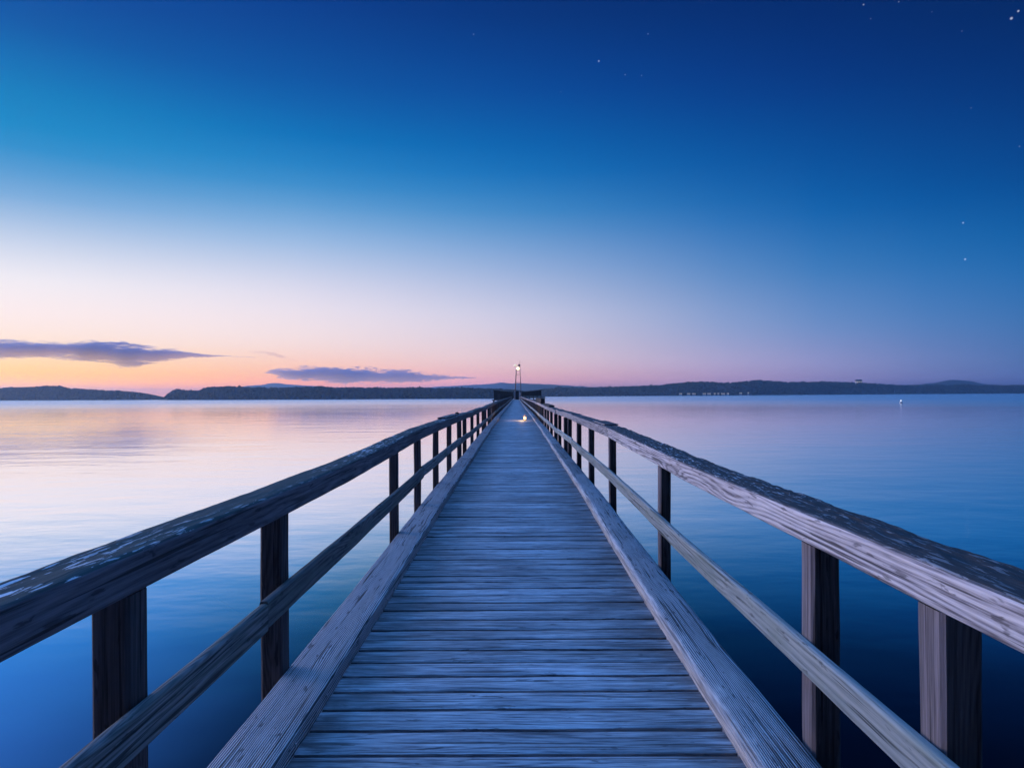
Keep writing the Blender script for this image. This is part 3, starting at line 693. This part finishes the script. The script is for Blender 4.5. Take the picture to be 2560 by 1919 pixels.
# ------------------------------------------------------------------ things on the water and the far shore
WHITE = plain('white_buoy_paint', (.85, .86, .88), .4, var=.05)
p = spot(2252.5, 1005, 268)
by = thing('buoy', (p.x, p.y, 0), 'small white round buoy floating alone on the blue water at right', 'buoy')
LIT = plain('buoy_light', (.9, .92, .95), .4, emit=(.92, .96, 1.0), strength=1.0)
m8 = MB(); m8.lathe([(.25, -.35), (.5, -.1), (.58, .2), (.5, .45), (.3, .66), (.15, .8)], (p.x, p.y, 0), 16); m8.build('float', WHITE, by)
m8 = MB(); m8.lathe([(.12, .801), (.26, .86), (.26, 1.15), (.1, 1.3)], (p.x, p.y, 0), 12); m8.build('lamp', LIT, by)
p = spot(262, 1002, 690)
mk = thing('marker_post', (p.x, p.y, 0), 'tiny dark marker post standing in the water off the left headland', 'marker')
m8 = MB(); m8.bar((p.x, p.y, -1), (p.x, p.y, 1.3), .3, n=8, w2=.22); m8.build('post', DARK, mk)
m8 = MB(); m8.lathe([(.45, 1.3), (.5, 1.5), (.2, 1.8), (.02, 1.85)], (p.x, p.y, 0), 8); m8.build('top_mark', DARK, mk)

WALL = plain('white_house_wall', (.75, .75, .74), .8, var=.08)
ROOF = plain('house_roof', (.12, .07, .06), .9)
WIN = plain('lit_window', (.9, .85, .75), .4, emit=(1.0, .84, .64), strength=.5)
def house(x, y, d, w, h, label, group, bright=1.0, z=None):
    c = spot(x, y, d)
    z = c.z if z is None else z
    t = thing('house', (c.x, c.y, z), label, 'house', group)
    dp = w * .7
    b_ = MB(); b_.box(c.x - w / 2, c.x + w / 2, c.y, c.y + dp, z - 4, z + h); b_.build('wall', WALL, t)
    r_ = MB(); e = .4; zz = z + h + .01; rh = h * .45
    r_.add([(c.x - w / 2 - e, c.y - e, zz), (c.x + w / 2 + e, c.y - e, zz), (c.x + w / 2 + e, c.y + dp + e, zz), (c.x - w / 2 - e, c.y + dp + e, zz), (c.x - w / 2 - e, c.y + dp / 2, zz + rh), (c.x + w / 2 + e, c.y + dp / 2, zz + rh)],
           [(0, 1, 5, 4), (2, 3, 4, 5), (1, 2, 5), (3, 0, 4), (0, 3, 2, 1)])
    r_.build('roof', ROOF, t)
    nw = 3 if w > 6 else 2
    for i in range(nw):
        wx = c.x - w / 2 + w * (i + .5) / nw
        q = MB(); q.box(wx - w * .36 / nw, wx + w * .36 / nw, c.y - .06, c.y - .005, z + h * .15, z + h * .85); q.build('window', WIN, t)
    return t
ORD = ['leftmost', 'second', 'third', 'fourth', 'fifth', 'sixth', 'seventh', 'eighth', 'ninth', 'tenth', 'rightmost']
HX = [(1702, 7), (1722, 7.5), (1735, 8), (1761, 8), (1773, 9), (1787, 4), (1796, 3.6), (1808, 10), (1820, 5), (1852, 7), (1871, 4.5)]
for i, (x, w) in enumerate(HX):
    d = float(np.interp(x, [1660, 1960], [1450, 1600])) - 4
    lab = ('%s of the row of lit houses along the right far shore' if i in (0, 10) else '%s lit house from the left in the row on the right far shore') % ORD[i]
    house(x, 985.0 if i < 9 else 983.3, d, w * .85, 2.8 if w < 6 else 2.3, lab, 'lit houses along the far shore')
d = 1960
house(2149, 960, d - 60, 15, 9, 'larger pale house lit up on the crest of the right hill', None)

# ------------------------------------------------------------------ clouds
def cloud(top, bot, depth, dist, label, dens, col, seed):
    xs = np.arange(top[0][0], top[-1][0] + .1, 5.0)
    yt = np.interp(xs, [p[0] for p in top], [p[1] for p in top]); yb_ = np.interp(xs, [p[0] for p in bot], [p[1] for p in bot])
    k = 14; V = []
    nseg = len(xs); cen = []; hal = []
    for i, x in enumerate(xs):
        th = max(yb_[i] - yt[i], 1.2); cy_ = (yb_[i] + yt[i]) / 2
        c0 = spot(x, cy_, dist); cen.append((c0.x, c0.z)); hal.append(th / 2 / FPX * dist)
        for a in range(k):
            an = 2 * math.pi * a / k
            n_ = noise.noise(Vector((x * .06, math.cos(an) * .6, seed)))
            yy = cy_ - math.sin(an) * (th * .85 + 2.0) * (1.0 + .25 * n_)
            V.append(spot(x, yy, dist + math.cos(an) * depth * min(1, th / 18) * .5))
    F = [(i * k + a, i * k + (a + 1) % k, (i + 1) * k + (a + 1) % k, (i + 1) * k + a) for i in range(len(xs) - 1) for a in range(k)]
    F += [tuple(range(k))[::-1], tuple(range((len(xs) - 1) * k, len(xs) * k))]
    m = bpy.data.materials.new('cloud_vapour'); m.use_nodes = True; t = m.node_tree; t.nodes.clear()
    out = N(t, 'ShaderNodeOutputMaterial'); pv = N(t, 'ShaderNodeVolumePrincipled'); t.links.new(pv.outputs[0], out.inputs['Volume'])
    tcn = N(t, 'ShaderNodeTexCoord'); sp = N(t, 'ShaderNodeSeparateXYZ'); t.links.new(tcn.outputs['Object'], sp.inputs[0])
    X0, X1 = cen[0][0], cen[-1][0]; zmin = min(c[1] for c in cen) - 1; zmax = max(c[1] for c in cen) + 1; hm = max(hal)
    u = math_(t, 'MULTIPLY', math_(t, 'SUBTRACT', sp.outputs[0], X0), 1 / (X1 - X0), True)
    def curve(vals):
        r = N(t, 'ShaderNodeValToRGB'); t.links.new(u, r.inputs[0]); el_ = r.color_ramp.elements
        us = np.linspace(0, 1, 26)
        vv = np.interp(us, [(c[0] - X0) / (X1 - X0) for c in cen], vals)
        while len(el_) < 26: el_.new(.5)
        for q in range(26): el_[q].position = us[q]
        for q in range(26): el_[q].color = (vv[q], vv[q], vv[q], 1)
        return r.outputs[0]
    cz = curve([(c[1] - zmin) / (zmax - zmin) for c in cen]); hh = curve([h / hm for h in hal])
    zc = math_(t, 'ADD', math_(t, 'MULTIPLY', cz, zmax - zmin), zmin)
    def nz(sx_, sy_, sz_, det, ro):
        sc = N(t, 'ShaderNodeVectorMath', operation='MULTIPLY', inp={1: (sx_, sy_, sz_)}); t.links.new(tcn.outputs['Object'], sc.inputs[0])
        n = N(t, 'ShaderNodeTexNoise', inp={'Scale': 1.0, 'Detail': det, 'Roughness': ro}); t.links.new(sc.outputs[0], n.inputs['Vector'])
        return n.outputs[0]
    d_ = math_(t, 'DIVIDE', math_(t, 'ABSOLUTE', math_(t, 'SUBTRACT', sp.outputs[2], zc)), math_(t, 'MULTIPLY', hh, hm))
    nn = math_(t, 'ADD', math_(t, 'MULTIPLY', math_(t, 'SUBTRACT', nz(.0026, .0012, .017, 6, .62), .5), 4.6), math_(t, 'MULTIPLY', math_(t, 'SUBTRACT', nz(.018, .004, .06, 4, .65), .5), 4.6))
    body = math_(t, 'MULTIPLY', math_(t, 'ADD', math_(t, 'SUBTRACT', 1.08, d_), nn), 2.6, True)
    t.links.new(math_(t, 'MULTIPLY', body, dens), pv.inputs['Density'])
    pv.inputs['Color'].default_value = (*col, 1); pv.inputs['Anisotropy'].default_value = .1
    o = link('cloud', V, F, m)
    return tag(o, label, 'cloud', 'evening clouds above the left shore')
CC = (.60, .70, .98)
cloud([(-260, 872), (-120, 862), (0, 858), (70, 861), (150, 862), (215, 858), (270, 862), (310, 866), (380, 874), (440, 879), (500, 884), (556, 888), (640, 893)],
      [(-260, 884), (-120, 892), (0, 891), (70, 889), (120, 889), (190, 891), (250, 897), (300, 906), (330, 908), (370, 900), (430, 897), (500, 891), (556, 890), (640, 894)], 700, 8600,
      'long grey-violet cloud bank above the orange glow at far left', .014, CC, 3)
cloud([(660, 930), (690, 924), (740, 922), (800, 922.5), (870, 922.5), (930, 926), (1000, 931), (1060, 936), (1120, 940), (1190, 943)],
      [(660, 932), (700, 941), (740, 948), (800, 951), (900, 952), (1000, 952.5), (1060, 950.5), (1120, 947.5), (1190, 945)], 600, 8600,
      'thin lens-shaped violet cloud low over the ridge left of the pier', .012, CC, 8)
cloud([(620, 879), (660, 878), (690, 884), (715, 891), (742, 899)], [(620, 881), (660, 883), (690, 892), (715, 898), (742, 901)], 200, 8600,
      'faint thin wisp of cloud between the two larger clouds', .004, (.6, .55, .75), 15)

# ------------------------------------------------------------------ haze
hz = MB(); hz.box(-6000, 6000, -6000, 6000, -1.6, HAZE_TOP)
mh = bpy.data.materials.new('evening_haze'); mh.use_nodes = True; th = mh.node_tree; th.nodes.clear()
out = N(th, 'ShaderNodeOutputMaterial'); pv = N(th, 'ShaderNodeVolumePrincipled', inp={'Density': HAZE_D, 'Anisotropy': .68}); pv.inputs['Color'].default_value = (.50, .66, .84, 1)
th.links.new(pv.outputs[0], out.inputs['Volume'])
ho = hz.build('haze', mh, smooth=False); tag(ho, 'thin bluish evening haze over the lake', 'haze', kind='stuff')
